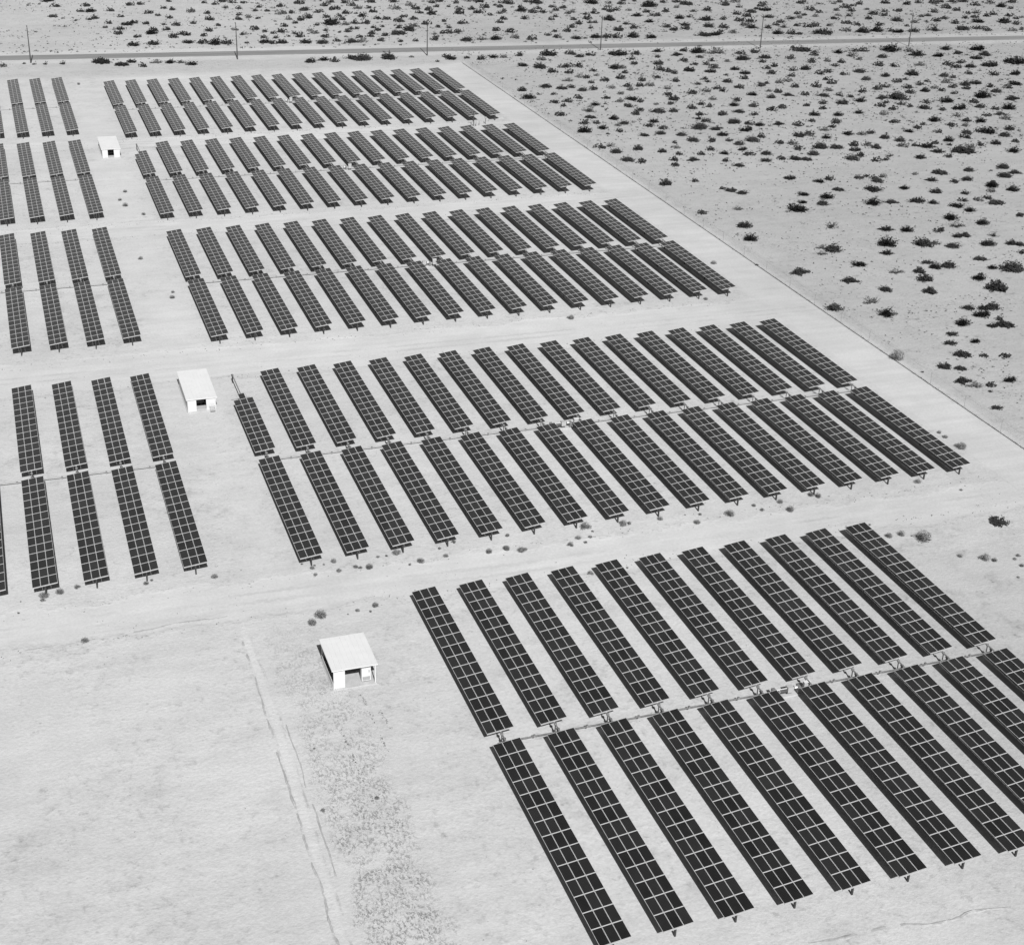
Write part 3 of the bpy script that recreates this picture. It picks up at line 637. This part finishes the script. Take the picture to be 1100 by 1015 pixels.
# undergrowth between them, in the same field, too small and too many to survey
r = random.Random(77); small = []
def ok(x, y):
    if FXX-.5 < x < FXX+1: return False
    ry = road_y(x)
    if abs(y-ry) < 6.0: return False
    if x < FXX and y < 474: return False
    return True
for i in range(9500):
    x = r.uniform(-10, 460); y = r.uniform(345, 690)
    if not ok(x, y) or (y < 500 and x < FXX): continue
    d = noise.noise((x*.02, y*.02, 3.0))
    if r.random() > .30+.9*d: continue
    if y > 520 and x < 75 and r.random() < .85: continue
    small.append((x, y, r.uniform(.3, 1.7)*(1.25 if y > 560 else 1)))
for i in range(700):
    x = r.uniform(151, 300); y = r.uniform(150, 345); small.append((x, y, r.uniform(.15, .55)))
# shrubs beyond the top edge of the picture carry the field on towards the horizon
for i in range(2600):
    x = r.uniform(-300, 900); y = r.uniform(640, 1300); small.append((x, y, r.uniform(1.2, 3.2)))
pts.sort(key=lambda q: -q[3])
named, rest = pts[:300], pts[300:]

def zone(x, y):
    if y > road_y(x): 
        if y < road_y(x)+14: return 'row', 'right along the far edge of the road'
        return 'dense', 'in the scrub on the far side of the road'
    if x < FXX-.5: return 'verge', 'on the near verge of the road above the panels'
    if y > road_y(x)-18: return 'near', 'right along the near edge of the road'
    if y > 343: return 'dense2', 'in the dense scrub between road and bare sand track'
    if y > 300: return 'a', 'just below the bare sand track, opposite the third block'
    if y > 262: return 'b', 'in sparse desert opposite the near end of the third block'
    if y > 228: return 'c', 'in sparse desert opposite the far half of the second block'
    return 'd', 'in sparse desert opposite the near half of the second block'
def third(u_):
    return 'left' if u_ < 400 else 'centre' if u_ < 750 else 'right'
def pix(x, y, z=0.2):
    d = Vector((x, y, z-CAM_Z)); q = d.dot(FX); return 550+F_PX*d.dot(RX)/q, 507.5-F_PX*d.dot(UX)/q
buckets = {}
for q in named:
    zk, zt = zone(q[0], q[1]); buckets.setdefault(zk, [zt, []])[1].append(q)
def ordn(i):
    tens = ['', '', 'twenty', 'thirty', 'forty', 'fifty', 'sixty', 'seventy', 'eighty', 'ninety']
    o20 = ORD + ['eighteenth', 'nineteenth']
    if i < 19: return o20[i]
    n = i+1; t_, u_ = divmod(n, 10)
    if n > 99: return None
    if u_ == 0: return tens[t_][:-1]+'ieth'
    return tens[t_]+'-'+ORD[u_-1]
CLUMP = {}
def size_word(w): return 'broad' if w > 15 else 'mid-sized' if w > 10.8 else 'small'
for zk, (zt, lst) in buckets.items():
    lst.sort(key=lambda q: pix(q[0], q[1])[0])
    few = zk in ('row', 'near', 'verge', 'a', 'b', 'c', 'd')
    for i, q in enumerate(lst):
        x, y, wm, wp = q
        pale = R.random() < .07
        o = link_obj('desert_shrub', R.choice(SP if pale else SH))
        s_ = wm*.70; o.location = (x, y, 0); o.rotation_euler = (0, 0, R.choice((0, PI))+R.uniform(-.5, .5)); o.scale = (s_, s_*R.uniform(.8, 1.0), s_*R.uniform(.85, 1.15))
        if few: lab = f'{ordn(i)} shrub from the left {zt}'; grp = 'shrubs '+zt
        else:
            # by row: which fifth of the field it grows in
            band = int((pix(x, y)[1]))
            bb = band//12; key = (zk, bb); CLUMP.setdefault(key, []).append((o, q)); grp = 'shrubs '+zt; lab = None
        if lab: props(o, lab, 'shrub', grp)
        else: props(o, None, 'shrub', grp)
def vertical_words(zk, bb, keys):
    ks = sorted(k_[1] for k_ in keys if k_[0] == zk); return ks.index(bb), len(ks)
for key, lst in CLUMP.items():
    zk, bb = key; lst.sort(key=lambda q: pix(q[1][0], q[1][1])[0])
    idx, n = vertical_words(zk, bb, CLUMP.keys())
    where = 'of scrub beyond the road' if zk == 'dense' else 'of dense scrub below the road'
    for i, (o, q) in enumerate(lst):
        o['label'] = f'{ordn(i)} large shrub from the left, {ORD[idx]} band {where}'

# the many smaller shrubs of the same field, one mass
def mini(mb, x, y, w, r, m, n):
    """a low ragged dome of leaf clumps"""
    h = w*.40; lob = [(0, 0, 1.0), (r.uniform(-.3, .3)*w, r.uniform(-.2, .2)*w, .65)]
    for i in range(n):
        ox, oy, k_ = r.choice(lob)
        d = Vector((r.gauss(0, 1), r.gauss(0, 1), abs(r.gauss(0, 1)))).normalized()*(r.random()**.4)*k_
        if r.random() < .1: d *= 1.25
        c = Vector((x+ox+d.x*w*.5, y+oy+d.y*w*.5, .02+d.z*h)); q = w*r.uniform(.06, .13)
        u = Vector((r.gauss(0, 1), r.gauss(0, 1), r.gauss(0, .8))).normalized(); v = u.orthogonal().normalized()
        mb.quad([c-u*q, c-v*q*.7, c+u*q, c+v*q*.7], m)
mb = MB(); r = random.Random(8)
for (x, y, wm, wp) in rest: mini(mb, x, y, wm*1.38, r, M['shrub'] if r.random() < .85 else M['pale'], 85)
for (x, y, wm) in small: mini(mb, x, y, wm, r, M['shrub'] if r.random() < .6 else M['pale'], 30 if y < 640 else 16)
o = mb.build('small_shrubs'); props(o, kind='stuff')

# grey round weeds on the solar farm ground
tl = []
for (u, v, w) in read_survey(TSURVEY):
    x, y, mpp = ground_at(u, v, .2); tl.append((x, y, w*mpp, u, v, w))
def tz(x, y, u, v):
    if x > 150: return 'beyond the wire fence'
    if x > 140 and y < 235: return 'on the perimeter track near the fence'
    if y < 156 and x > 110: return 'on the bare ground right of the front block'
    if y < 162 and x < 50 and y > 143: return 'above the nearest shed'
    if y < 140: return 'in the churned sand below the nearest shed'
    if y < 171 and x < 24: return 'below the trackers left of the service lane'
    if y < 173: return 'along the lane below the second block of panels'
    if y < 330 and x < 34: return 'on the service lane left of the third block'
    if y < 420 and x < 36: return 'on the service lane near the farthest shed'
    return 'beside the lane below the third block'
bk = {}
for q in tl: bk.setdefault(tz(q[0], q[1], q[3], q[4]), []).append(q)
for zt, lst in bk.items():
    lst.sort(key=lambda q: q[3])
    for i, (x, y, wm, u, v, w) in enumerate(lst):
        dark = (u > 1060 and 550 < v < 570)
        o = link_obj('tumbleweed', R.choice(TU))
        s_ = wm*.76; o.location = (x, y, -.02); o.rotation_euler = (0, 0, R.uniform(0, 6.28)); o.scale = (s_, s_*R.uniform(.85, 1.05), s_*R.uniform(.65, .9))
        lab = f'{ordn(i)} round grey weed from the left {zt}' if len(lst) > 1 else f'single round grey weed {zt}'
        if dark:
            o.data = shrub_mesh(555, M['shrub'], 46, 30, 0, .2); lab = 'dark low mat-like weed, blackest on the bare ground right of the front block'
        props(o, lab, 'weed', 'grey weeds on the sand '+zt)

# plant litter and stones strewn over the sand
r = random.Random(21); mb = MB(); ms = MB()
def tuft(mb, x, y, s_, m):
    for k_ in range(3):
        a = r.uniform(0, PI); dx, dy = math.cos(a)*s_, math.sin(a)*s_
        ox, oy = r.gauss(0, s_*.6), r.gauss(0, s_*.6)
        mb.quad([(x+ox-dx, y+oy-dy, .005), (x+ox+dx, y+oy+dy, .005), (x+ox+r.uniform(-.5, .5)*s_, y+oy+r.uniform(-.5, .5)*s_, s_*r.uniform(.5, 1.5))], m)
for i in range(9000):
    x = r.uniform(151, 340); y = r.uniform(165, 500)
    if noise.noise((x*.05, y*.08, 0)) < -.05: continue
    tuft(mb, x, y, r.uniform(.06, .26), M['litter'])
for i in range(15000):
    x = r.uniform(-5, 430); y = r.uniform(335, 640)
    if not ok(x, y) or (x < FXX and y < 500): continue
    if x < FXX+10 and y < 400 and r.random() < .7: continue
    if noise.noise((x*.035, y*.06, 4)) < -.1: continue
    tuft(mb, x, y, r.uniform(.10, .34), M['litter'])
for i in range(9000):
    y = r.uniform(85, 470); x = r.uniform(-30, 140)
    if y < 92 and r.random() < .5: continue
    if noise.noise((x*.07, y*.07, 9)) < .1: continue
    tuft(mb, x, y, r.uniform(.02, .07), M['litter'])
for i in range(1500):  # along the lane shoulders
    b = r.choice((158.6, 166.8, 235.2, 248.0, 315.6, 324.8, 390.6, 398.2)); x = r.uniform(-10, 138)
    tuft(mb, x, b+r.gauss(0, .8), r.uniform(.03, .11), M['litter'])
for line in (((388, 746), (400, 772), (413, 800), (421, 812)), ((366, 785), (380, 815), (390, 840), (402, 862)), ((409, 764), (420, 785))):
    for a_, b_ in zip(line, line[1:]):
        n_ = int(math.dist(a_, b_)/2.2)
        for i in range(n_):
            if r.random() < .4: continue
            x, y, _ = ground_at(a_[0]+(b_[0]-a_[0])*i/n_, a_[1]+(b_[1]-a_[1])*i/n_)
            for _q in range(3): tuft(mb, x+r.gauss(0, .10), y+r.gauss(0, .15), r.uniform(.04, .10), M['litter'])
o = mb.build('plant_litter'); props(o, kind='stuff')
for i in range(9000):
    x = r.uniform(-20, 330); y = r.uniform(85, 480) if x < 148 else r.uniform(150, 480)
    s_ = r.uniform(.02, .07); z = s_*.7
    if 138 < x < 150: continue
    a = [(x+math.cos(t_)*s_*r.uniform(.7, 1.2), y+math.sin(t_)*s_*r.uniform(.7, 1.2), 0.0) for t_ in (0, 1.5, 3.1, 4.6)]
    top = (x+r.uniform(-.3, .3)*s_, y, z); i0 = len(ms.v); ms.v += a+[top]; kk = ms.mat(M['rail'] if r.random() < .45 else M['stone'])
    for j in range(4): ms.f.append((i0+j, i0+(j+1) % 4, i0+4)); ms.m.append(kk)
o = ms.build('stones'); props(o, kind='stuff')

# ------------------------------------------------------------------ camera, sun, sky
cam = bpy.data.cameras.new('camera'); co = bpy.data.objects.new('camera', cam); COL.objects.link(co)
m3 = Matrix((RX, UX, -FX)).transposed()
co.matrix_world = Matrix.Translation((0, 0, CAM_Z)) @ m3.to_4x4()
cam.sensor_width = 36; cam.lens = 36*F_PX/1100; cam.clip_end = 9000; cam.clip_start = 1
sc.camera = co
trav = Vector((.10, 1.08, -1.0)).normalized()
sun = bpy.data.lights.new('sun', 'SUN'); sun.energy = 4.3; sun.angle = math.radians(.53); sun.color = (1.0, 1.0, 1.0)
so = bpy.data.objects.new('sun', sun); COL.objects.link(so); so.rotation_euler = trav.to_track_quat('-Z', 'Y').to_euler(); so.location = (0, 0, 200)
w = bpy.data.worlds.new('World'); sc.world = w; w.use_nodes = True; nt = w.node_tree
sky = nt.nodes.new('ShaderNodeTexSky'); sky.sky_type = 'NISHITA'; sky.sun_disc = False
sky.sun_elevation = math.radians(42.7); sky.sun_rotation = math.radians(185.3); sky.air_density = 1.0; sky.dust_density = .6
bw = nt.nodes.new('ShaderNodeRGBToBW')     # the place is shown in monochrome
nt.links.new(sky.outputs[0], bw.inputs[0]); nt.links.new(bw.outputs[0], nt.nodes['Background'].inputs[0])
nt.nodes['Background'].inputs[1].default_value = .05
sc.view_settings.view_transform = 'Standard'; sc.view_settings.look = 'None'; sc.view_settings.gamma = 1; sc.view_settings.exposure = 0.50
sc.cycles.max_bounces = 3; sc.cycles.diffuse_bounces = 1; sc.cycles.glossy_bounces = 2; sc.cycles.transparent_max_bounces = 8
